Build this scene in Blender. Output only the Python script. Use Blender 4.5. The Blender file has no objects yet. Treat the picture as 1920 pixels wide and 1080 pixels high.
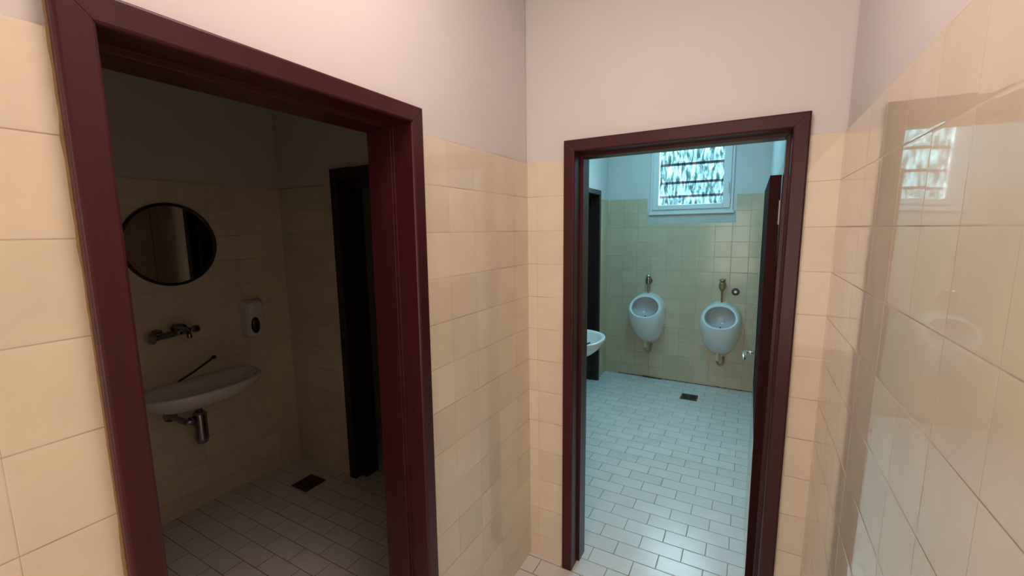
import bpy, bmesh, math, random
from mathutils import Vector, Matrix
C = bpy.context.scene
PI = math.pi

# ------------------------------------------------------------------ camera
cam_d = bpy.data.cameras.new('camera')
cam = bpy.data.objects.new('camera', cam_d)
C.collection.objects.link(cam)
C.camera = cam
FPX = 802.28
cam_d.sensor_fit = 'HORIZONTAL'
cam_d.sensor_width = 36.0
cam_d.lens = FPX / 1920.0 * 36.0
cam_d.clip_start = 0.02
yaw, pit, rol = 0.50893, -0.13263, -0.01484
fw = Vector((-math.sin(yaw) * math.cos(pit), math.cos(yaw) * math.cos(pit), math.sin(pit)))
rt = Vector((math.cos(yaw), math.sin(yaw), 0))
up = rt.cross(fw)
r2 = rt * math.cos(rol) + up * math.sin(rol)
u2 = -rt * math.sin(rol) + up * math.cos(rol)
M = Matrix((r2, u2, -fw)).transposed().to_4x4()
M.translation = Vector((0.9097, -1.7905, 1.6409))
cam.matrix_world = M

# ------------------------------------------------------------------ world, lights, exposure
C.view_settings.view_transform = 'Standard'
C.view_settings.look = 'None'
C.view_settings.gamma = 1.0
C.view_settings.exposure = 0.0
C.view_settings.use_curve_mapping = False
w = bpy.data.worlds.new('sky')
C.world = w
w.use_nodes = True
bg = w.node_tree.nodes['Background']
bg.inputs['Color'].default_value = (0.42, 0.92, 1.0, 1)
bg.inputs['Strength'].default_value = 3.2

def area(name, loc, rot, size, energy, col, size_y=None):
    l = bpy.data.lights.new(name, 'AREA')
    l.energy = energy; l.color = col; l.size = size
    if size_y:
        l.shape = 'RECTANGLE'; l.size_y = size_y
    o = bpy.data.objects.new(name, l)
    o.location = loc; o.rotation_euler = rot
    C.collection.objects.link(o)
    return o

# daylight falling steeply through the urinal room's window (broad, soft sky light)
sl = bpy.data.lights.new('daylight', 'SUN')
sl.energy = 56.0; sl.angle = math.radians(75); sl.color = (0.70, 0.93, 1.0)
so = bpy.data.objects.new('daylight', sl)
so.rotation_euler = Vector((0.55, 1.0, 1.05)).to_track_quat('Z', 'Y').to_euler()
so.location = (0.5, 6, 4)
C.collection.objects.link(so)
# warm lamp on the vestibule ceiling behind the camera, and light from the hall it opens to
area('ceiling_lamp_light', (0.60, -1.13, 2.76), (0, 0, 0), 0.45, 12.8, (1.0, 0.77, 0.70))
area('hall_light', (0.58, -3.55, 1.5), (PI / 2, 0, 0), 1.0, 22, (1.0, 0.80, 0.70), 2.2)
# unseen cool fill added to brighten the urinal room, above the doorway head
area('urinal_room_fill', (0.25, 1.7, 2.86), (0, 0, 0), 0.3, 20, (0.29, 0.78, 1.0), 1.2)

# ------------------------------------------------------------------ materials
def newmat(name):
    m = bpy.data.materials.new(name); m.use_nodes = True
    nt = m.node_tree
    return m, nt, nt.nodes['Principled BSDF']

def mk(nt, kind, **kw):
    n = nt.nodes.new(kind)
    for k, v in kw.items():
        setattr(n, k, v)
    return n

def math_n(nt, op, a, b=None, clamp=False):
    n = mk(nt, 'ShaderNodeMath', operation=op, use_clamp=clamp)
    for i, x in enumerate((a, b)):
        if x is None: continue
        if isinstance(x, (int, float)): n.inputs[i].default_value = x
        else: nt.links.new(x, n.inputs[i])
    return n.outputs[0]

def plain(name, col, rough=0.5, metal=0.0, noise=0.0, nscale=12, bump=0.0, spec=0.5, coat=0.0):
    m, nt, b = newmat(name)
    b.inputs['Base Color'].default_value = (*col, 1)
    b.inputs['Roughness'].default_value = rough
    b.inputs['Metallic'].default_value = metal
    b.inputs['Specular IOR Level'].default_value = spec
    b.inputs['Coat Weight'].default_value = coat
    b.inputs['Coat Roughness'].default_value = 0.1
    if noise or bump:
        g = mk(nt, 'ShaderNodeNewGeometry')
        t = mk(nt, 'ShaderNodeTexNoise')
        t.inputs['Scale'].default_value = nscale; t.inputs['Detail'].default_value = 4
        nt.links.new(g.outputs['Position'], t.inputs['Vector'])
        if noise:
            r = mk(nt, 'ShaderNodeMix', data_type='RGBA')
            r.inputs['A'].default_value = (*[c * (1 - noise) for c in col], 1)
            r.inputs['B'].default_value = (*[min(1, c * (1 + noise)) for c in col], 1)
            nt.links.new(t.outputs['Fac'], r.inputs['Factor'])
            nt.links.new(r.outputs['Result'], b.inputs['Base Color'])
        if bump:
            bn = mk(nt, 'ShaderNodeBump'); bn.inputs['Strength'].default_value = 1.0
            bn.inputs['Distance'].default_value = bump
            nt.links.new(t.outputs['Fac'], bn.inputs['Height'])
            nt.links.new(bn.outputs['Normal'], b.inputs['Normal'])
    return m

def tiles(name, ax, uoff, voff, pu, pv, col, grout, rough=0.06, gw=0.0022, stagger=0.0, tilt=0.006,
          wave=0.00008, tint=0.05, pil_h=0.00025, gmix=0.24, spec=0.5, vj=2.6):
    """glazed tiles laid on a grid; ax picks the two world axes"""
    m, nt, b = newmat(name)
    L = nt.links.new
    g = mk(nt, 'ShaderNodeNewGeometry'); s = mk(nt, 'ShaderNodeSeparateXYZ')
    L(g.outputs['Position'], s.inputs[0])
    U, V = s.outputs[ax[0]], s.outputs[ax[1]]
    v = math_n(nt, 'DIVIDE', math_n(nt, 'SUBTRACT', V, voff), pv)
    vi = math_n(nt, 'FLOOR', v); vf = math_n(nt, 'FRACT', v)
    u = math_n(nt, 'DIVIDE', math_n(nt, 'SUBTRACT', U, uoff), pu)
    if stagger:
        par = math_n(nt, 'MULTIPLY', math_n(nt, 'FLOORED_MODULO', vi, 2.0), stagger)
        u = math_n(nt, 'ADD', u, par)
    ui = math_n(nt, 'FLOOR', u); uf = math_n(nt, 'FRACT', u)
    def edge(f, p):
        d = math_n(nt, 'MULTIPLY', math_n(nt, 'MINIMUM', f, math_n(nt, 'SUBTRACT', 1.0, f)), p)
        return d
    d = math_n(nt, 'MINIMUM', math_n(nt, 'MULTIPLY', edge(uf, pu), vj), edge(vf, pv))
    gm = mk(nt, 'ShaderNodeMapRange', interpolation_type='SMOOTHSTEP')
    gm.inputs['From Min'].default_value = gw * 0.35; gm.inputs['From Max'].default_value = gw * 0.75
    L(d, gm.inputs['Value'])
    cmb = mk(nt, 'ShaderNodeCombineXYZ'); L(ui, cmb.inputs[0]); L(vi, cmb.inputs[1])
    wn = mk(nt, 'ShaderNodeTexWhiteNoise', noise_dimensions='3D'); L(cmb.outputs[0], wn.inputs['Vector'])
    wc = mk(nt, 'ShaderNodeSeparateColor'); L(wn.outputs['Color'], wc.inputs[0])
    # colour
    tc = mk(nt, 'ShaderNodeMix', data_type='RGBA')
    tc.inputs['A'].default_value = (*[c * (1 - tint) for c in col], 1)
    tc.inputs['B'].default_value = (*[min(1, c * (1 + tint)) for c in col], 1)
    L(wn.outputs['Value'], tc.inputs['Factor'])
    mot = mk(nt, 'ShaderNodeTexNoise'); mot.inputs['Scale'].default_value = 9; mot.inputs['Detail'].default_value = 5
    L(g.outputs['Position'], mot.inputs['Vector'])
    mc = mk(nt, 'ShaderNodeMix', data_type='RGBA', blend_type='MULTIPLY'); mc.inputs['Factor'].default_value = 1
    mr = mk(nt, 'ShaderNodeMapRange'); mr.inputs['To Min'].default_value = 0.90; mr.inputs['To Max'].default_value = 1.08
    L(mot.outputs['Fac'], mr.inputs['Value'])
    L(tc.outputs['Result'], mc.inputs['A']); L(mr.outputs['Result'], mc.inputs['B'])
    base = mc.outputs['Result']
    gc = mk(nt, 'ShaderNodeMix', data_type='RGBA')
    gn = mk(nt, 'ShaderNodeTexNoise'); gn.inputs['Scale'].default_value = 3.3; gn.inputs['Detail'].default_value = 3
    L(g.outputs['Position'], gn.inputs['Vector'])
    gr = mk(nt, 'ShaderNodeMapRange'); gr.inputs['From Min'].default_value = 0.40; gr.inputs['From Max'].default_value = 0.66
    L(gn.outputs['Fac'], gr.inputs['Value'])
    gg = mk(nt, 'ShaderNodeMix', data_type='RGBA')
    gg.inputs['A'].default_value = (*[c * (1 - gmix) + g2 * gmix for c, g2 in zip(col, grout)], 1)
    gg.inputs['B'].default_value = (*grout, 1)
    L(gr.outputs['Result'], gg.inputs['Factor'])
    L(gm.outputs['Result'], gc.inputs['Factor']); L(gg.outputs['Result'], gc.inputs['A']); L(base, gc.inputs['B'])
    L(gc.outputs['Result'], b.inputs['Base Color'])
    ro = mk(nt, 'ShaderNodeMapRange'); ro.inputs['To Min'].default_value = 0.75; ro.inputs['To Max'].default_value = rough
    L(gm.outputs['Result'], ro.inputs['Value']); L(ro.outputs['Result'], b.inputs['Roughness'])
    b.inputs['Specular IOR Level'].default_value = spec
    # relief: every tile sits a touch out of plane, rounded edges, sunk grout
    tu = math_n(nt, 'MULTIPLY', math_n(nt, 'SUBTRACT', uf, 0.5), math_n(nt, 'MULTIPLY', math_n(nt, 'SUBTRACT', wc.outputs[0], 0.5), tilt * pu * 2))
    tv = math_n(nt, 'MULTIPLY', math_n(nt, 'SUBTRACT', vf, 0.5), math_n(nt, 'MULTIPLY', math_n(nt, 'SUBTRACT', wc.outputs[1], 0.5), tilt * pv * 2))
    pil = mk(nt, 'ShaderNodeMapRange', interpolation_type='SMOOTHSTEP'); pil.inputs['From Max'].default_value = 0.006
    pil.inputs['To Max'].default_value = pil_h
    L(d, pil.inputs['Value'])
    wv = mk(nt, 'ShaderNodeTexNoise'); wv.inputs['Scale'].default_value = 11; wv.inputs['Detail'].default_value = 1
    L(g.outputs['Position'], wv.inputs['Vector'])
    h = math_n(nt, 'ADD', math_n(nt, 'ADD', tu, tv), math_n(nt, 'ADD', pil.outputs['Result'], math_n(nt, 'MULTIPLY', wv.outputs['Fac'], wave)))
    bn = mk(nt, 'ShaderNodeBump'); bn.inputs['Strength'].default_value = 1; bn.inputs['Distance'].default_value = 1
    L(h, bn.inputs['Height']); L(bn.outputs['Normal'], b.inputs['Normal'])
    return m

CREAM = (0.78, 0.69, 0.53)
GROUT = (0.34, 0.25, 0.17)
P = 0.153
ZT = 1.945
T_left = tiles('tiles_left', (1, 2), -0.13, ZT, 0.155, P, CREAM, GROUT)
T_leftn = tiles('tiles_left_near', (1, 2), -1.647, ZT, 0.155, P, CREAM, GROUT)
T_back = tiles('tiles_back', (0, 2), 0.047, ZT, 0.155, P, CREAM, GROUT)
T_backr = tiles('tiles_back_right', (0, 2), 1.0, ZT, 0.30, P, CREAM, GROUT)
T_right = tiles('tiles_right', (1, 2), -1.145, ZT, 0.155, P, CREAM, GROUT, tilt=0.004, wave=0.00005, pil_h=0.00012, rough=0.03, spec=0.9)
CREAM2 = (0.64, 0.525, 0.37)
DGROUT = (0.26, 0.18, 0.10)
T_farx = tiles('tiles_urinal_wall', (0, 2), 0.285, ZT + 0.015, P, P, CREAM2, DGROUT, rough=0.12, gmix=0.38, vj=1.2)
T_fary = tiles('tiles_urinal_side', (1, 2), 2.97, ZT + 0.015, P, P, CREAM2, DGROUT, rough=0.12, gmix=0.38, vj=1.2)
T_dx = tiles('tiles_dark_back', (0, 2), -1.95, ZT, P, P, CREAM, GROUT, rough=0.15)
T_dy = tiles('tiles_dark_side', (1, 2), 0.06, ZT, P, P, CREAM, GROUT, rough=0.15)
FLOOR = tiles('floor_bricks', (0, 1), 0.070, 0.285, 0.205, 0.1025, (0.76, 0.75, 0.735), (0.24, 0.20, 0.16), rough=0.24,
              gw=0.0042, stagger=0.5, tilt=0.004, tint=0.04, gmix=0.75, vj=1.0)
PLASTER = plain('plaster', (0.68, 0.655, 0.64), 0.85, noise=0.03, nscale=5, bump=0.0008, spec=0.2)
CEIL = plain('ceiling_paint', (0.82, 0.80, 0.76), 0.9, spec=0.2)
PATCH = plain('cement_patch', (0.55, 0.55, 0.52), 0.9, noise=0.1, spec=0.2)

def wood(name, col, rough=0.28, ax=2, spec=0.5):
    m, nt, b = newmat(name)
    g = mk(nt, 'ShaderNodeNewGeometry')
    mp = mk(nt, 'ShaderNodeMapping')
    sc = [60, 60, 60]; sc[ax] = 2.5
    mp.inputs['Scale'].default_value = sc
    nt.links.new(g.outputs['Position'], mp.inputs['Vector'])
    t = mk(nt, 'ShaderNodeTexNoise'); t.inputs['Scale'].default_value = 1; t.inputs['Detail'].default_value = 5
    nt.links.new(mp.outputs[0], t.inputs['Vector'])
    r = mk(nt, 'ShaderNodeMix', data_type='RGBA')
    r.inputs['A'].default_value = (*[c * 0.75 for c in col], 1)
    r.inputs['B'].default_value = (*[c * 1.25 for c in col], 1)
    nt.links.new(t.outputs['Fac'], r.inputs['Factor']); nt.links.new(r.outputs['Result'], b.inputs['Base Color'])
    b.inputs['Roughness'].default_value = rough
    b.inputs['Specular IOR Level'].default_value = spec
    bn = mk(nt, 'ShaderNodeBump'); bn.inputs['Distance'].default_value = 0.0002
    nt.links.new(t.outputs['Fac'], bn.inputs['Height']); nt.links.new(bn.outputs['Normal'], b.inputs['Normal'])
    return m
WOOD = wood('mahogany', (0.048, 0.009, 0.012), 0.3, spec=0.32)
WOODL = wood('door_veneer', (0.034, 0.010, 0.011), 0.7, spec=0.06)
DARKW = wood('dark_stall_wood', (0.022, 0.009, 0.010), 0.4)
PORC = plain('porcelain', (0.80, 0.80, 0.80), 0.10, coat=0.3)
PORCIN = plain('grey_porcelain', (0.60, 0.56, 0.56), 0.2, noise=0.08, nscale=20)  # greyer, mottled porcelain for the urinal interiors
CHROME = plain('chrome', (0.75, 0.75, 0.78), 0.12, 1.0)
DCHROME = plain('tarnished_chrome', (0.30, 0.29, 0.31), 0.22, 1.0)
BRASS = plain('tarnished_brass', (0.42, 0.33, 0.19), 0.4, 0.9, noise=0.2, nscale=60)
RUST = plain('rusty_pipe', (0.30, 0.18, 0.10), 0.5, 0.6, noise=0.3, nscale=60)
CREAMP = plain('cream_plastic', (0.74, 0.66, 0.48), 0.4)
WPLASTIC = plain('white_plastic', (0.74, 0.76, 0.76), 0.35)
SMOKE = plain('dark_plastic', (0.02, 0.02, 0.025), 0.3)
IRON = plain('drain_iron', (0.10, 0.08, 0.065), 0.5, 0.5, noise=0.3, nscale=40)
DIRT = plain('grime', (0.08, 0.055, 0.035), 0.9, noise=0.3, nscale=50)
FOAM = plain('ochre_foam', (0.20, 0.13, 0.05), 0.9, noise=0.3, nscale=60)
STEEL = plain('lock_plate_steel', (0.50, 0.45, 0.40), 0.25, 1.0)
REFLECTOR = plain('reflector_metal', (0.62, 0.62, 0.60), 0.22, 1.0)  # for the sheet added low on the door leaf to catch reflections
MIRROR = plain('mirror_glass', (0.75, 0.75, 0.75), 0.02, 1.0)
BAR = plain('bar_paint', (0.17, 0.14, 0.17), 0.6)

def glass_mat():
    m, nt, b = newmat('rippled_glass')
    L = nt.links.new
    out = nt.nodes['Material Output']
    g = mk(nt, 'ShaderNodeNewGeometry')
    mp = mk(nt, 'ShaderNodeMapping'); mp.inputs['Scale'].default_value = (34, 1, 10)
    mp.inputs['Rotation'].default_value = (0, math.radians(14), 0)
    L(g.outputs['Position'], mp.inputs['Vector'])
    t = mk(nt, 'ShaderNodeTexNoise'); t.inputs['Scale'].default_value = 1.0; t.inputs['Detail'].default_value = 3
    t.inputs['Distortion'].default_value = 0.6
    L(mp.outputs[0], t.inputs['Vector'])
    r = mk(nt, 'ShaderNodeMapRange'); r.inputs['From Min'].default_value = 0.36; r.inputs['From Max'].default_value = 0.70
    L(t.outputs['Fac'], r.inputs['Value'])
    tr = mk(nt, 'ShaderNodeBsdfTransparent'); 
    cm = mk(nt, 'ShaderNodeMix', data_type='RGBA')
    cm.inputs['A'].default_value = (0.22, 0.27, 0.29, 1); cm.inputs['B'].default_value = (1, 1, 1, 1)
    L(r.outputs['Result'], cm.inputs['Factor']); L(cm.outputs['Result'], tr.inputs['Color'])
    gl = mk(nt, 'ShaderNodeBsdfGlossy'); gl.inputs['Roughness'].default_value = 0.1
    mx = mk(nt, 'ShaderNodeMixShader'); mx.inputs[0].default_value = 0.06
    L(tr.outputs[0], mx.inputs[1]); L(gl.outputs[0], mx.inputs[2])
    L(mx.outputs[0], out.inputs['Surface'])
    return m
GLASS = glass_mat()

# ------------------------------------------------------------------ helpers
def link(name, me, mats, parent=None, smooth=False, bevel=0.0, subsurf=0, seg=2):
    o = bpy.data.objects.new(name, me)
    for mt in (mats if isinstance(mats, (list, tuple)) else [mats]):
        me.materials.append(mt)
    if smooth:
        for p in me.polygons: p.use_smooth = True
    C.collection.objects.link(o)
    if parent: 
        o.parent = parent
        o.matrix_parent_inverse = parent.matrix_basis.inverted()
    if bevel:
        b = o.modifiers.new('bevel', 'BEVEL'); b.width = bevel; b.segments = seg; b.limit_method = 'ANGLE'
    if subsurf:
        s = o.modifiers.new('subsurf', 'SUBSURF'); s.levels = subsurf; s.render_levels = subsurf
    return o

def bm_obj(name, bm, mats, parent=None, **kw):
    bmesh.ops.recalc_face_normals(bm, faces=bm.faces[:])
    me = bpy.data.meshes.new(name); bm.to_mesh(me); bm.free()
    return link(name, me, mats, parent, **kw)

def box(bm, x0, x1, y0, y1, z0, z1, mi=0):
    vs = [bm.verts.new((x, y, z)) for x in (x0, x1) for y in (y0, y1) for z in (z0, z1)]
    for f in ((0, 1, 3, 2), (4, 6, 7, 5), (0, 4, 5, 1), (2, 3, 7, 6), (0, 2, 6, 4), (1, 5, 7, 3)):
        fc = bm.faces.new([vs[i] for i in f]); fc.material_index = mi
    return vs

def tube(bm, pts, r, n=16, caps=True):
    pts = [Vector(p) for p in pts]
    rs = r if isinstance(r, (list, tuple)) else [r] * len(pts)
    rings = []
    prev = None
    for i, p in enumerate(pts):
        t = (pts[min(i + 1, len(pts) - 1)] - pts[max(i - 1, 0)]).normalized()
        if prev is None:
            a = Vector((0, 0, 1)) if abs(t.z) < 0.9 else Vector((1, 0, 0))
            x = t.cross(a).normalized()
        else:
            x = (prev - t * prev.dot(t)).normalized()
        prev = x
        y = t.cross(x)
        rings.append([bm.verts.new(p + (x * math.cos(2 * PI * k / n) + y * math.sin(2 * PI * k / n)) * rs[i]) for k in range(n)])
    for a, b in zip(rings, rings[1:]):
        for k in range(n):
            bm.faces.new((a[k], a[(k + 1) % n], b[(k + 1) % n], b[k]))
    if caps:
        bm.faces.new(rings[0][::-1]); bm.faces.new(rings[-1])

def smooth_path(pts, k=6):
    pts = [Vector(p) for p in pts]
    out = []
    for i in range(len(pts) - 1):
        p0 = pts[max(i - 1, 0)]; p1 = pts[i]; p2 = pts[i + 1]; p3 = pts[min(i + 2, len(pts) - 1)]
        for s in range(k):
            t = s / k
            out.append(0.5 * ((2 * p1) + (p2 - p0) * t + (2 * p0 - 5 * p1 + 4 * p2 - p3) * t * t + (3 * p1 - p0 - 3 * p2 + p3) * t ** 3))
    out.append(pts[-1])
    return out

def loft(bm, rings, close_last=True, close_first=False):
    vr = [[bm.verts.new(p) for p in ring] for ring in rings]
    n = len(vr[0])
    for a, b in zip(vr, vr[1:]):
        for k in range(n):
            bm.faces.new((a[k], a[(k + 1) % n], b[(k + 1) % n], b[k]))
    if close_last: bm.faces.new(vr[-1])
    if close_first: bm.faces.new(vr[0][::-1])

def empty(name, loc, label, cat, group=None, kind=None):
    o = bpy.data.objects.new(name, None); o.empty_display_size = 0.1
    o.location = loc
    C.collection.objects.link(o)
    return tag(o, label, cat, group, kind)

def tag(o, label=None, cat=None, group=None, kind=None):
    if label: o['label'] = label
    if cat: o['category'] = cat
    if group: o['group'] = group
    if kind: o['kind'] = kind
    return o

def struct(name, bm, mats, label=None, cat=None, **kw):
    return tag(bm_obj(name, bm, mats, **kw), label, cat, None, 'structure')

# ------------------------------------------------------------------ shell
H = 2.9
YR = -3.7          # rear of the vestibule
YF = 2.97          # urinal wall
tk = 0.006         # tile thickness
W0, WL = 1.130, 0.0145   # right wall leans out a little: x = W0 + WL*z
XA = -1.95         # wall behind the washbasin in the dark room

bm = bmesh.new(); box(bm, -2.2, 1.6, YR - 0.1, YF + 0.12, -0.12, 0.0)
struct('floor', bm, FLOOR, 'white brick pattern tiled floor running through all rooms', 'floor')
bm = bmesh.new(); box(bm, -2.2, 1.6, YR - 0.1, YF + 0.12, H, H + 0.1)
struct('ceiling', bm, CEIL, 'plain pale ceiling above the rooms', 'ceiling')

# left wall of the vestibule with the opening to the dark washroom
A0, A1, AH = -1.484, -0.787, 1.962    # casing inner edges along y, head height
ga = 0.012
bm = bmesh.new()
ya, yb, zh = A0 - ga, A1 + ga, AH + ga
for (y0, y1, mi) in ((YR, ya, 2), (yb, 0.0, 1)):
    box(bm, -0.14 + tk, -tk, y0, y1, 0, H, 0)
    box(bm, -tk, 0, y0, y1, 0, ZT, mi)
    box(bm, -0.14, -0.14 + tk, y0, min(y1, 0.0), 0, ZT, 3)
box(bm, -0.14 + tk, -tk, ya, yb, zh, H, 0)
struct('wall_left', bm, [PLASTER, T_left, T_leftn, T_dy], 'cream tiled left wall around the dark doorway, pink plaster above', 'wall')

# back wall with the opening to the urinal room
B0, B1, BH = 0.236, 1.014, 1.970
xa, xb, zh = B0 - ga, B1 + ga, BH + ga
bm = bmesh.new()
for (x0, x1, mi) in ((-0.14, xa, 1), (xb, 1.30, 2)):
    box(bm, x0, x1, tk, 0.12 - tk, 0, H, 0)
    box(bm, max(x0, 0.0) if x0 < 0 else x0, x1, 0, tk, 0, ZT, mi)
    box(bm, x0, min(x1, 1.03), 0.12 - tk, 0.12, 0, ZT, 1)
box(bm, xa, xb, tk, 0.12 - tk, zh, H, 0)
struct('wall_back', bm, [PLASTER, T_back, T_backr], 'cream tiled end wall around the doorway to the urinals', 'wall')

# right wall, glossy tiles, leaning slightly
bm = bmesh.new()
def prism(bm, y0, y1, z0, z1, off0, off1, mi):
    vs = []
    for y in (y0, y1):
        for z in (z0, z1):
            for o in (off0, off1):
                vs.append(bm.verts.new((W0 + WL * z + o, y, z)))
    for f in ((0, 1, 3, 2), (4, 6, 7, 5), (0, 4, 5, 1), (2, 3, 7, 6), (0, 2, 6, 4), (1, 5, 7, 3)):
        fc = bm.faces.new([vs[i] for i in f]); fc.material_index = mi
prism(bm, YR, 0.0, 0, H, tk, 0.15, 0)
prism(bm, YR, 0.0, 0, ZT, 0, tk, 1)
struct('wall_right', bm, [PLASTER, T_right], 'glossy cream tiled right wall mirroring the window', 'wall')

bm = bmesh.new(); box(bm, -2.2, 1.5, YR - 0.1, YR, 0, H)
struct('wall_rear', bm, PLASTER, 'plain plaster wall closing the vestibule at the rear', 'wall')

# urinal room
WX0, WX1, WZ0, WZ1 = -0.045, 0.735, 1.815, 2.66     # window opening
XL = -0.505; XR = 1.03
bm = bmesh.new()
for (x0, x1, z0, z1) in ((XL - 0.12, WX0, 0, H), (WX1, 1.4, 0, H), (WX0, WX1, 0, WZ0), (WX0, WX1, WZ1, H)):
    box(bm, x0, x1, YF + tk, YF + 0.12, z0, z1, 0)
ztf = ZT + 0.015
box(bm, XL, WX0 - 0.035, YF, YF + tk, 0, ztf, 1)
box(bm, WX1 + 0.035, XR, YF, YF + tk, 0, ztf, 1)
box(bm, WX0 - 0.035, WX1 + 0.035, YF, YF + tk, 0, 1.690, 1)
box(bm, WX0 - 0.035, WX1 + 0.035, YF + 0.001, YF + tk, 1.690, WZ0, 2)
struct('wall_far', bm, [PLASTER, T_farx, PATCH], 'greenish cream tiled wall carrying the two urinals below the window', 'wall')

S0, S1, SH = 1.93, 2.600, 1.995
bm = bmesh.new()
for (y0, y1) in ((0.18, S0 - ga), (S1 + ga, YF)):
    box(bm, XL - 0.12 + tk, XL - tk, y0, y1, 0, H, 0)
    box(bm, XL - tk, XL, max(y0, 0.12), y1, 0, ztf, 1)
box(bm, XL - 0.12 + tk, XL - tk, S0 - ga, S1 + ga, SH + ga, H, 0)
struct('wall_left_far', bm, [PLASTER, T_fary], 'tiled side wall of the urinal room, left of the window', 'wall')
bm = bmesh.new()
box(bm, XR + tk, XR + 0.12, 0.12, YF, 0, H, 0)
box(bm, XR, XR + tk, 0.12, YF, 0, ztf, 1)
struct('wall_right_far', bm, [PLASTER, T_fary], 'tiled side wall of the urinal room behind the open door leaf', 'wall')

# dark washroom
YA = 0.06
D0, D1, DH = -1.335, -0.70, 1.975
bm = bmesh.new()
for (x0, x1) in ((XA, D0 - ga), (D1 + ga, -0.14)):
    box(bm, x0, x1, YA + tk, 0.18, 0, H, 0)
    box(bm, x0, x1, YA, YA + tk, 0, ZT, 1)
box(bm, D0 - ga, D1 + ga, YA + tk, 0.18, DH + ga, H, 0)
struct('wall_back_dark', bm, [PLASTER, T_dx], 'tiled end wall of the dark washroom around its inner doorway', 'wall')
bm = bmesh.new()
box(bm, XA - 0.12, XA - tk, YR, 1.5, 0, H, 0)
box(bm, XA - tk, XA, YR, YA, 0, ZT, 1)
box(bm, XA - tk, XA, 0.18, 1.5, 0, ZT, 1)
struct('wall_left_dark', bm, [PLASTER, T_dy], 'tiled wall of the dark washroom with mirror and washbasin', 'wall')
# closed cubicles behind the inner doorways
bm = bmesh.new()
box(bm, XA, XL - 0.12, 1.5, 1.6, 0, H, 0)
box(bm, XA, XL - 0.12, 1.494, 1.5, 0, ZT, 1)
box(bm, -1.72, -1.60, 1.6, YF, 0, H, 0)
box(bm, -1.60, XL - 0.12, YF, YF + 0.1, 0, H, 0)
struct('wall_cubicle', bm, [PLASTER, T_dx], 'tiled partition between the dark cubicles', 'wall')

# ------------------------------------------------------------------ door frames
def frame(name, mp, u0, u1, h, T, label, mat=WOOD, cw=0.05, cth=0.024, stop=0.013, sv=0.055, lean0=0.0, lean1=0.0):
    r = empty(name, mp((u0 + u1) / 2, 0, 0), label, 'door frame', None, 'structure')
    rr = 0.006
    prof = [(cw, 0.0), (cw, -cth + rr), (cw - rr * 0.3, -cth + rr * 0.3), (cw - rr, -cth), (rr, -cth - 0.0), (rr * 0.3, -cth + rr * 0.3), (0, -cth + rr),
            (0, sv), (-stop, sv), (-stop, T + 0.012), (cw, T + 0.012), (cw, T + 0.0005), (0.0115, T + 0.0005), (0.0115, -0.0005), (cw, -0.0005)][1:]
    n = len(prof)
    def part(nm, ends):
        b = bmesh.new()
        a = [b.verts.new(p) for p in ends[0]]; c = [b.verts.new(p) for p in ends[1]]
        for k in range(n):
            b.faces.new((a[k], a[(k + 1) % n], c[(k + 1) % n], c[k]))
        b.faces.new(a); b.faces.new(c[::-1])
        return bm_obj(nm, b, mat, r, bevel=0.0012)
    part('jamb', ([mp(u0 - d + lean0, v, 0) for d, v in prof], [mp(u0 - d, v, h + d) for d, v in prof]))
    part('jamb', ([mp(u1 + d + lean1, v, 0) for d, v in prof], [mp(u1 + d, v, h + d) for d, v in prof]))
    part('header', ([mp(u0 - d, v, h + d) for d, v in prof], [mp(u1 + d, v, h + d) for d, v in prof]))
    return r

frame('door_1', lambda u, v, z: (-v, u, z), A0, A1, AH, 0.14, 'reddish brown wooden door frame open to the dark washroom', lean1=-0.016, lean0=-0.004)
d2 = frame('door_2', lambda u, v, z: (u, v, z), B0, B1, BH, 0.12, 'dark brown door frame with its leaf open onto the urinals', lean0=-0.008, lean1=-0.015)
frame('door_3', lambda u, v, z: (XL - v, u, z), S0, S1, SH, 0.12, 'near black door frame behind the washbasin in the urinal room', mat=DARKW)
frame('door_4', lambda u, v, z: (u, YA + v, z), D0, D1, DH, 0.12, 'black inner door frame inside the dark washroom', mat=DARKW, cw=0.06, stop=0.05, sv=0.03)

# ochre foam squeezed out beside the left casing
random.seed(4)
bm = bmesh.new()
prev = None
N = 60
rows = []
for i in range(N + 1):
    z = 0.02 + (ZT + 0.04 - 0.02) * i / N
    wdt = 0.0006 + 0.0032 * random.random() * (1.0 if (1.62 < z or 0.9 < z < 1.15) else 0.25)
    y = A0 - 0.05 - 0.004 * (1 - z / 2)
    rows.append([bm.verts.new((0.0005, y - wdt, z)), bm.verts.new((0.006, y - wdt * 0.5, z)), bm.verts.new((0.008, y + 0.002, z)), bm.verts.new((0.0005, y + 0.002, z))])
for a, b in zip(rows, rows[1:]):
    for k in range(4):
        bm.faces.new((a[k], a[(k + 1) % 4], b[(k + 1) % 4], b[k]))
struct('trim_1', bm, FOAM, 'ragged ochre foam seam along the left door casing', 'trim')

# grimy joint along the foot of the urinal wall
bm = bmesh.new()
random.seed(9)
rows = []
N = 80
for i in range(N + 1):
    x = -0.36 + (XR - 0.002 + 0.36) * i / N
    d = 0.004 + 0.006 * random.random(); hh = 0.003 + 0.005 * random.random()
    rows.append([bm.verts.new((x, YF - 0.0005, 0.0005)), bm.verts.new((x, YF - d, 0.0008)), bm.verts.new((x, YF - 0.0012, hh))])
for a, b in zip(rows, rows[1:]):
    for k in range(3):
        bm.faces.new((a[k], a[(k + 1) % 3], b[(k + 1) % 3], b[k]))
struct('trim_2', bm, DIRT, 'dark grimy joint where the urinal wall meets the floor', 'trim')

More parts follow.
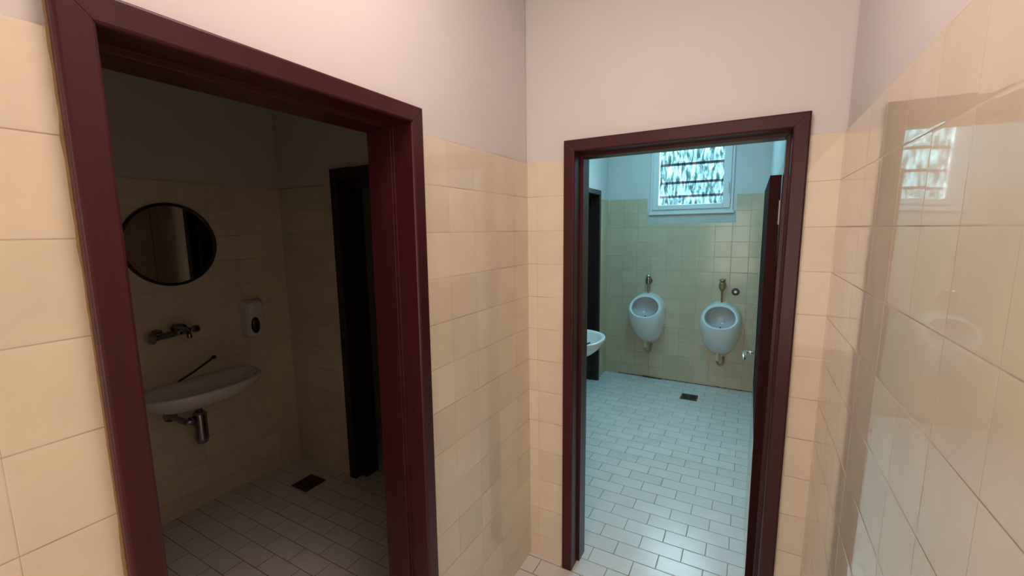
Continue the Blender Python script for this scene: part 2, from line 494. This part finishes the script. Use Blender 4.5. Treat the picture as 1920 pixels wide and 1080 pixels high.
# ------------------------------------------------------------------ open door leaf
leaf = empty('door_leaf', (0.985, 0.14, 0), 'dark brown door leaf swung open flat against the urinal room right wall', 'door')
bm = bmesh.new(); box(bm, 0.960, 0.998, 0.14, 0.935, 0.012, 1.835)
bm_obj('panel', bm, WOODL, leaf, bevel=0.002)
bm = bmesh.new(); box(bm, 0.9585, 0.960, 0.150, 0.930, 0.015, 0.775)
bm_obj('reflector_sheet', bm, REFLECTOR, leaf)  # added shiny sheet, gives the lower leaf its bright grazing reflection
bm = bmesh.new(); box(bm, 0.956, 0.960, 0.872, 0.914, 0.785, 1.055)
lp = bm_obj('lock_plate', bm, STEEL, leaf, bevel=0.001)
bm = bmesh.new()
tube(bm, [(0.956, 0.893, 0.945), (0.925, 0.893, 0.945)], [0.008, 0.007])
pth = smooth_path([(0.925, 0.893, 0.945), (0.911, 0.885, 0.944), (0.906, 0.86, 0.942), (0.906, 0.80, 0.940), (0.908, 0.775, 0.940)])
tube(bm, pth, [0.008 + 0.005 * math.sin(PI * min(1, i / (len(pth) - 1) * 1.1)) for i in range(len(pth))])
bm_obj('handle', bm, CHROME, leaf, smooth=True)
for z in (0.35, 1.65):
    bm = bmesh.new(); tube(bm, [(0.9975, 0.133, z), (0.9975, 0.133, z + 0.09)], 0.0065)
    bm_obj('hinge', bm, DCHROME, leaf, smooth=False)

# ------------------------------------------------------------------ window
win = empty('window_1', (0.345, YF, WZ0), 'small white window of rippled glass above the urinals', 'window', None, 'structure')
def ring_box(bm, x0, x1, z0, z1, wl, wr, wb, wt, y0, y1):
    box(bm, x0, x0 + wl, y0, y1, z0, z1); box(bm, x1 - wr, x1, y0, y1, z0, z1)
    box(bm, x0 + wl, x1 - wr, y0, y1, z0, z0 + wb); box(bm, x0 + wl, x1 - wr, y0, y1, z1 - wt, z1)
bm = bmesh.new(); ring_box(bm, WX0, WX1, WZ0, WZ1, 0.022, 0.022, 0.018, 0.02, YF - 0.012, YF + 0.07)
bm_obj('frame', bm, WPLASTIC, win, bevel=0.002)
bm = bmesh.new(); ring_box(bm, WX0 + 0.023, WX1 - 0.023, WZ0 + 0.019, WZ1 - 0.021, 0.062, 0.068, 0.050, 0.06, YF - 0.026, YF + 0.035)
sash = bm_obj('sash', bm, WPLASTIC, win, bevel=0.005)
bm = bmesh.new(); box(bm, WX0 + 0.083, WX1 - 0.089, YF + 0.004, YF + 0.008, WZ0 + 0.067, WZ1 - 0.079)
bm_obj('pane', bm, GLASS, sash)
bm = bmesh.new()
box(bm, 0.678, 0.700, YF - 0.032, YF - 0.026, 2.02, 2.09)
box(bm, 0.683, 0.695, YF - 0.055, YF - 0.030, 2.060, 2.075)
box(bm, 0.682, 0.696, YF - 0.062, YF - 0.050, 1.985, 2.075)
bm_obj('handle', bm, WPLASTIC, sash, bevel=0.003)
bm = bmesh.new(); box(bm, WX0 - 0.012, WX1 + 0.012, YF - 0.022, YF + 0.02, 1.785, WZ0 - 0.001)
bm_obj('sill', bm, WPLASTIC, win, bevel=0.003)

# bars outside the glass
for z, lab in ((2.305, 'uppermost dark horizontal bar behind the rippled window glass'),
               (2.118, 'middle dark horizontal bar behind the rippled window glass'),
               (1.975, 'lowest dark horizontal bar behind the rippled window glass')):
    bm = bmesh.new(); box(bm, WX0 - 0.02, WX1 + 0.02, YF + 0.121, YF + 0.137, z - 0.013, z + 0.013)
    tag(bm_obj('window_bar', bm, BAR, bevel=0.003), lab, 'bar', 'bars outside the window')

# ------------------------------------------------------------------ urinals
def urinal(x, z, valve_mat, pipe_mat, label, valve_h, tilted):
    r = empty('urinal', (x, YF, z), label, 'urinal', 'urinals on the tiled wall')
    N = 56
    def th(k): return 2 * PI * k / N
    def back(k):
        t = th(k); c = math.cos(t); s = math.sin(t)
        zz = 0.295 + (0.205 if c > 0 else 0.355) * c
        wx = 0.186 * math.copysign(abs(s) ** (0.95 if c > 0 else 0.80), s)
        return Vector((wx, 0, zz))
    def rim(k, sc=1.0, dy=0.0):
        t = th(k); c = math.cos(t); s = math.sin(t)
        zz = 0.358 + (0.120 if c > 0 else 0.098) * c * sc
        wx = 0.158 * math.copysign(abs(s) ** 0.92, s) * sc
        yy = 0.115 + (0.478 - zz) / 0.24 * 0.185 + dy
        return Vector((wx, yy, zz))
    rings = []
    for t in (0.0, 0.07, 0.18, 0.32, 0.48, 0.64, 0.8, 0.92, 1.0):
        f = math.sin(t * PI / 2) ** 0.85
        ring = []
        for k in range(N):
            a = back(k); b = rim(k)
            p = a.lerp(b, t ** 1.15)
            p.x *= 1 + 0.26 * t * (1 - t)
            p.y = b.y * f
            ring.append(p)
        rings.append(ring)
    nb = len(rings)
    for sc, dy in ((0.97, 0.007), (0.92, 0.008), (0.87, 0.002), (0.845, -0.012)):
        rings.append([rim(k, sc, dy) for k in range(N)])
    for sc, q in ((0.84, 0.75), (0.80, 0.5), (0.66, 0.30), (0.4, 0.18), (0.15, 0.15)):
        ring = []
        for k in range(N):
            p = rim(k, sc); y0 = p.y
            p.y = 0.03 + (y0 - 0.03) * q
            p.z -= (1 - q) * 0.045
            ring.append(p)
        rings.append(ring)
    def wld(p): return Vector((x + p.x, YF - 0.0005 - p.y, z + p.z))
    bm = bmesh.new(); loft(bm, [[wld(p) for p in ring] for ring in rings[:nb + 4]], close_last=False)
    bm_obj('bowl', bm, PORC, r, smooth=True, subsurf=1)
    bm = bmesh.new(); loft(bm, [[wld(p) for p in ring] for ring in rings[nb + 3:]])
    bm_obj('basin_interior', bm, PORCIN, r, smooth=True, subsurf=1)
    y = YF - 0.045
    top = z + 0.475
    # drain outlet spot inside the lip
    bm = bmesh.new(); q = wld(rim(N // 2, 0.80)); tube(bm, [(q.x + 0.01, q.y + 0.055, q.z - 0.012), (q.x + 0.01, q.y + 0.050, q.z - 0.006)], 0.008)
    bm_obj('overflow_hole', bm, SMOKE, r)
    # inlet pipe and flush valve
    bm = bmesh.new()
    tube(bm, [(x, y, top - 0.03), (x, y, valve_h - 0.03)], 0.008)
    tube(bm, [(x, y, top - 0.005), (x, y, top + 0.012)], 0.014)
    bm_obj('inlet_pipe', bm, pipe_mat, r, smooth=False)
    bm = bmesh.new()
    tube(bm, [(x, y, valve_h - 0.045), (x, y, valve_h - 0.02), (x, y, valve_h + 0.035), (x, y, valve_h + 0.045)], [0.015, 0.028, 0.030, 0.020])
    tube(bm, [(x, YF - 0.001, valve_h), (x, YF - 0.006, valve_h), (x, YF - 0.007, valve_h), (x, y, valve_h)], [0.036, 0.036, 0.014, 0.014])
    v = bm_obj('flush_valve', bm, valve_mat, r, bevel=0.002)
    bm = bmesh.new()
    tube(bm, [(x, y, valve_h + 0.045), (x, y, valve_h + 0.056), (x, y, valve_h + 0.068), (x, y, valve_h + 0.072)], [0.014, 0.030, 0.028, 0.014])
    bm_obj('push_knob', bm, CHROME if valve_mat is not BRASS else BRASS, v, smooth=True)
    # waste trap below
    bm = bmesh.new()
    yy = YF - 0.075
    tube(bm, [(x - 0.012, yy, z + 0.005), (x - 0.012, yy, z - 0.10)], 0.019)
    bm_obj('waste_spigot', bm, CREAMP, r)
    bm = bmesh.new()
    tube(bm, smooth_path([(x - 0.012, yy, z - 0.095), (x - 0.010, yy, z - 0.128), (x + 0.012, yy, z - 0.148), (x + 0.038, yy, z - 0.128), (x + 0.042, yy + 0.02, z - 0.09), (x + 0.040, YF - 0.002, z - 0.078)]), 0.012)
    bm_obj('waste_trap', bm, BRASS, r, smooth=True)
    return r
urinal(-0.036, 0.458, DCHROME, DCHROME, 'white ceramic wall urinal nearer the washbasin, left of the pair', 1.082, 0)
urinal(0.681, 0.405, BRASS, RUST, 'white ceramic wall urinal beside the round wall valve, right of the pair', 1.060, 0)

cap = empty('wall_valve', (0.800, YF, 1.008), 'small round dark valve cover on the wall above the right urinal', 'valve')
bm = bmesh.new(); tube(bm, [(0.800, YF - 0.0005, 1.008), (0.800, YF - 0.006, 1.008), (0.800, YF - 0.009, 1.008)], [0.036, 0.036, 0.027], 28)
bm_obj('flange', bm, IRON, cap)
bm = bmesh.new(); tube(bm, [(0.800, YF - 0.009, 1.008), (0.800, YF - 0.016, 1.008), (0.800, YF - 0.019, 1.008)], [0.017, 0.016, 0.009], 24)
bm_obj('screw_plug', bm, CHROME, cap, smooth=False)

# ------------------------------------------------------------------ floor drains
def drain(x, y, label):
    r = empty('floor_drain', (x, y, 0), label, 'drain', 'square floor drains')
    a = 0.075
    bm = bmesh.new()
    for (x0, x1, y0, y1) in ((-a, a, -a, -a + 0.014), (-a, a, a - 0.014, a), (-a, -a + 0.014, -a + 0.014, a - 0.014), (a - 0.014, a, -a + 0.014, a - 0.014)):
        box(bm, x + x0, x + x1, y + y0, y + y1, 0.0003, 0.006)
    bm_obj('rim', bm, IRON, r, bevel=0.001)
    bm = bmesh.new()
    box(bm, x - a + 0.014, x + a - 0.014, y - a + 0.014, y + a - 0.014, 0.0003, 0.001)
    for i in range(7):
        yy = y - a + 0.020 + i * 0.0175
        box(bm, x - a + 0.014, x + a - 0.014, yy, yy + 0.008, 0.001, 0.0045)
    box(bm, x - 0.006, x + 0.006, y - a + 0.014, y + a - 0.014, 0.001, 0.0048)
    bm_obj('grate', bm, DIRT, r)
drain(0.457, 2.545, 'square dark drain grate in the bright floor in front of the urinals')
drain(-1.575, -0.145, 'square dark drain grate in the dim washroom floor by the inner door')

# dark stick against the urinal wall
bm = bmesh.new()
random.seed(2)
pts = [(-0.085 + 0.21 * i / 8, YF - 0.018 - 0.004 * i / 8, 0.0085 - 0.0004 * i) for i in range(9)]
tube(bm, pts, [0.006, 0.0082, 0.008, 0.0075, 0.007, 0.0065, 0.006, 0.0055, 0.004])
tag(bm_obj('stick', bm, DIRT, smooth=True), 'short dark stick on the floor against the urinal wall', 'stick')

# ------------------------------------------------------------------ washbasins
def basin(mp, w, dep, zr, label, origin, k=1.0):
    """mp(along, out, z) -> world; wall at out=0"""
    r = empty('washbasin', origin, label, 'washbasin', 'wall hung washbasins')
    N = 64
    def outline(k, sx, front, back, n=2.4):
        t = 2 * PI * k / N
        c, s = math.cos(t), math.sin(t)
        a = math.copysign(abs(c) ** (2 / n), c) * w / 2 * sx
        mid = dep * 0.36
        if s >= 0: b = mid + abs(s) ** (2 / n) * (front - mid)
        else: b = mid - abs(s) ** (2 / 5.0) * (mid - back)
        return a, b
    rings = []
    def ring(sx, front, back, z, n=2.4):
        rings.append([Vector(mp(*outline(k, sx, front, back, n), z)) for k in range(N)])
    ring(0.30, dep * 0.46, 0.10, zr - 0.185 * k)
    ring(0.52, dep * 0.62, 0.04, zr - 0.172 * k)
    ring(0.74, dep * 0.78, 0.001, zr - 0.135 * k)
    ring(0.90, dep * 0.92, 0.001, zr - 0.085 * k)
    ring(0.975, dep * 0.975, 0.001, zr - 0.045 * k)
    ring(0.995, dep * 0.995, 0.001, zr - 0.022)
    ring(1.0, dep, 0.001, zr - 0.006)
    ring(0.985, dep * 0.988, 0.004, zr)
    ring(0.94, dep * 0.955, 0.06, zr - 0.001)
    ring(0.90, dep * 0.93, 0.095, zr - 0.006)
    ring(0.86, dep * 0.905, 0.105, zr - 0.025)
    ring(0.78, dep * 0.85, 0.115, zr - 0.065)
    ring(0.60, dep * 0.74, 0.13, zr - 0.105 * k)
    ring(0.35, dep * 0.58, 0.15, zr - 0.125 * k)
    ring(0.12, dep * 0.44, 0.17, zr - 0.130 * k)
    bm = bmesh.new(); loft(bm, rings, close_last=True, close_first=True)
    bm_obj('bowl', bm, PORC, r, smooth=True, subsurf=1)
    bm = bmesh.new()
    p = mp(0, dep * 0.36, zr - 0.132 * k); q = mp(0, dep * 0.36, zr - 0.124 * k)
    tube(bm, [p, q], 0.022, 24)
    bm_obj('plughole', bm, SMOKE, r)
    return r

zrA = 0.812; yA = -0.605
mpA = lambda a, o, z: (XA + o, yA + a, z)
basA = basin(mpA, 0.63, 0.375, zrA, 'white washbasin under the round mirror in the dark washroom', (XA, yA, zrA), 0.75)
bm = bmesh.new()
xo = XA + 0.18; yt = yA - 0.035
tube(bm, [(xo, yt, zrA - 0.130), (xo, yt, 0.64)], 0.016)
tube(bm, [(xo, yt, 0.655), (xo, yt, 0.645), (xo, yt, 0.50), (xo, yt, 0.475), (xo, yt, 0.465)], [0.024, 0.034, 0.034, 0.028, 0.015], 24)
tube(bm, smooth_path([(xo, yt - 0.02, 0.615), (xo, yt - 0.055, 0.615), (xo - 0.03, yt - 0.068, 0.617), (XA + 0.006, yt - 0.070, 0.62)]), 0.016)
tube(bm, [(xo, yt - 0.036, 0.615), (xo, yt - 0.050, 0.615)], 0.023)
tube(bm, [(XA + 0.001, yt - 0.070, 0.62), (XA + 0.008, yt - 0.070, 0.62)], 0.036, 24)
bm_obj('bottle_trap', bm, DCHROME, basA, smooth=False, bevel=0.0015)

yB = 1.29; zrB = 0.815
mpB = lambda a, o, z: (XL + o, yB + a, z)
basB = basin(mpB, 0.60, 0.475, zrB, 'white washbasin projecting past the left jamb in the bright urinal room', (XL, yB, zrB))
# dark brush lying in it
bm = bmesh.new()
tube(bm, [(-0.185, 1.20, zrB - 0.045), (-0.15, 1.225, zrB - 0.035), (-0.115, 1.25, zrB - 0.020)], [0.005, 0.007, 0.006])
tag(bm_obj('nail_brush', bm, SMOKE, smooth=True), 'small dark brush lying inside the bright room washbasin', 'brush')

# brush leaning above the dark basin's rear ledge
bm = bmesh.new()
tube(bm, smooth_path([(XA + 0.045, -0.665, zrA + 0.005), (XA + 0.028, -0.58, 0.845), (XA + 0.014, -0.47, 0.893)]), 0.0055)
h = bm
tb = empty('handled_brush', (XA + 0.045, -0.665, zrA), 'thin dark handled brush leaning on the wall behind the dark basin', 'brush')
bm_obj('shaft', bm, SMOKE, tb, smooth=True)
bm = bmesh.new()
bmesh.ops.create_uvsphere(bm, u_segments=16, v_segments=10, radius=0.013, matrix=Matrix.Translation((XA + 0.0145, -0.457, 0.900)))
bm_obj('knob', bm, SMOKE, tb, smooth=True)

# wall mixer above the dark basin
tap = empty('wall_mixer_tap', (XA, -0.61, 1.10), 'chrome wall mixer tap with two knobs above the dark basin', 'tap')
zt = 1.105
xt = XA + 0.06
bm = bmesh.new()
tube(bm, [(xt, -0.745, zt - 0.012), (xt, -0.70, zt - 0.010), (xt, -0.63, zt), (xt, -0.585, zt)], [0.016, 0.019, 0.019, 0.016])
for y, z in ((-0.725, zt - 0.01), (-0.605, zt)):
    tube(bm, [(XA + 0.0005, y, z), (XA + 0.008, y, z), (XA + 0.010, y, z), (xt, y, z)], [0.034, 0.032, 0.015, 0.015], 24)
tube(bm, [(xt, -0.65, zt - 0.015), (xt, -0.65, zt + 0.03), (xt, -0.65, zt + 0.045)], [0.026, 0.030, 0.016])
bm_obj('body', bm, DCHROME, tap, smooth=False, bevel=0.002)
bm = bmesh.new()
tube(bm, smooth_path([(xt + 0.01, -0.65, zt + 0.01), (xt + 0.04, -0.65, zt + 0.022), (xt + 0.09, -0.648, zt + 0.02), (xt + 0.12, -0.646, zt + 0.0), (xt + 0.125, -0.646, zt - 0.022)]), 0.012)
bm_obj('spout', bm, DCHROME, tap, smooth=True)
for y, z, e, k in ((-0.745, zt - 0.012, -1, 1.25), (-0.585, zt, 1, 0.85)):
    bm = bmesh.new()
    tube(bm, [(xt, y, z), (xt, y + e * 0.012, z), (xt, y + e * 0.016, z), (xt, y + e * 0.040, z), (xt, y + e * 0.046, z)], [0.014, 0.014, 0.027 * k, 0.025 * k, 0.014], 10)
    bm_obj('knob', bm, DCHROME, tap, bevel=0.003)

# round mirror
mir = empty('round_mirror', (XA, -0.605, 1.36), 'round dark rimmed mirror above the basin in the dark washroom', 'mirror')
cy, cz, R = -0.607, 1.592, 0.228
bm = bmesh.new(); tube(bm, [(XA + 0.001, cy, cz), (XA + 0.010, cy, cz)], R - 0.010, 64)
bm_obj('glass', bm, MIRROR, mir)
bm = bmesh.new()
rings = []
for k in range(64):
    t = 2 * PI * k / 64
    rings.append([(XA + o, cy + math.cos(t) * (R + d), cz + math.sin(t) * (R + d)) for d, o in ((-0.012, 0.0105), (-0.010, 0.018), (0, 0.020), (0.004, 0.014), (0.004, 0.001), (-0.012, 0.001))])
vr = [[bm.verts.new(p) for p in q] for q in rings]
for i in range(64):
    a, b = vr[i], vr[(i + 1) % 64]
    for k in range(6): bm.faces.new((a[k], a[(k + 1) % 6], b[(k + 1) % 6], b[k]))
bm_obj('rim', bm, SMOKE, mir, smooth=True)

# soap dispenser
sd = empty('soap_dispenser', (XA, -0.215, 0.985), 'white wall soap dispenser with dark oval lever, right of the mirror', 'dispenser')
bm = bmesh.new()
y0, y1 = -0.275, -0.165
secs = []
for z, o, ins in ((0.982, 0.075, 0.012), (0.990, 0.085, 0.004), (1.06, 0.098, 0.0), (1.15, 0.100, 0.0), (1.205, 0.095, 0.003), (1.222, 0.080, 0.012)):
    ring = []
    for (yy, xx) in ((y0 + ins, 0.0005), (y0 + ins, o * 0.7), (y0 + ins + 0.012, o * 0.92), (y0 + 0.035, o), (y1 - 0.035, o), (y1 - ins - 0.012, o * 0.92), (y1 - ins, o * 0.7), (y1 - ins, 0.0005)):
        ring.append((XA + xx, yy, z))
    secs.append(ring)
loft(bm, secs, close_last=True, close_first=True)
bm_obj('housing', bm, WPLASTIC, sd, bevel=0.003)
bm = bmesh.new()
rg = []
for sc, o in ((1.0, 0.0965), (1.0, 0.103), (0.8, 0.109), (0.4, 0.112)):
    rg.append([(XA + o, -0.236 + 0.026 * sc * math.cos(2 * PI * k / 28), 1.065 + 0.052 * sc * math.sin(2 * PI * k / 28)) for k in range(28)])
loft(bm, rg)
bm_obj('lever', bm, SMOKE, sd, smooth=True)
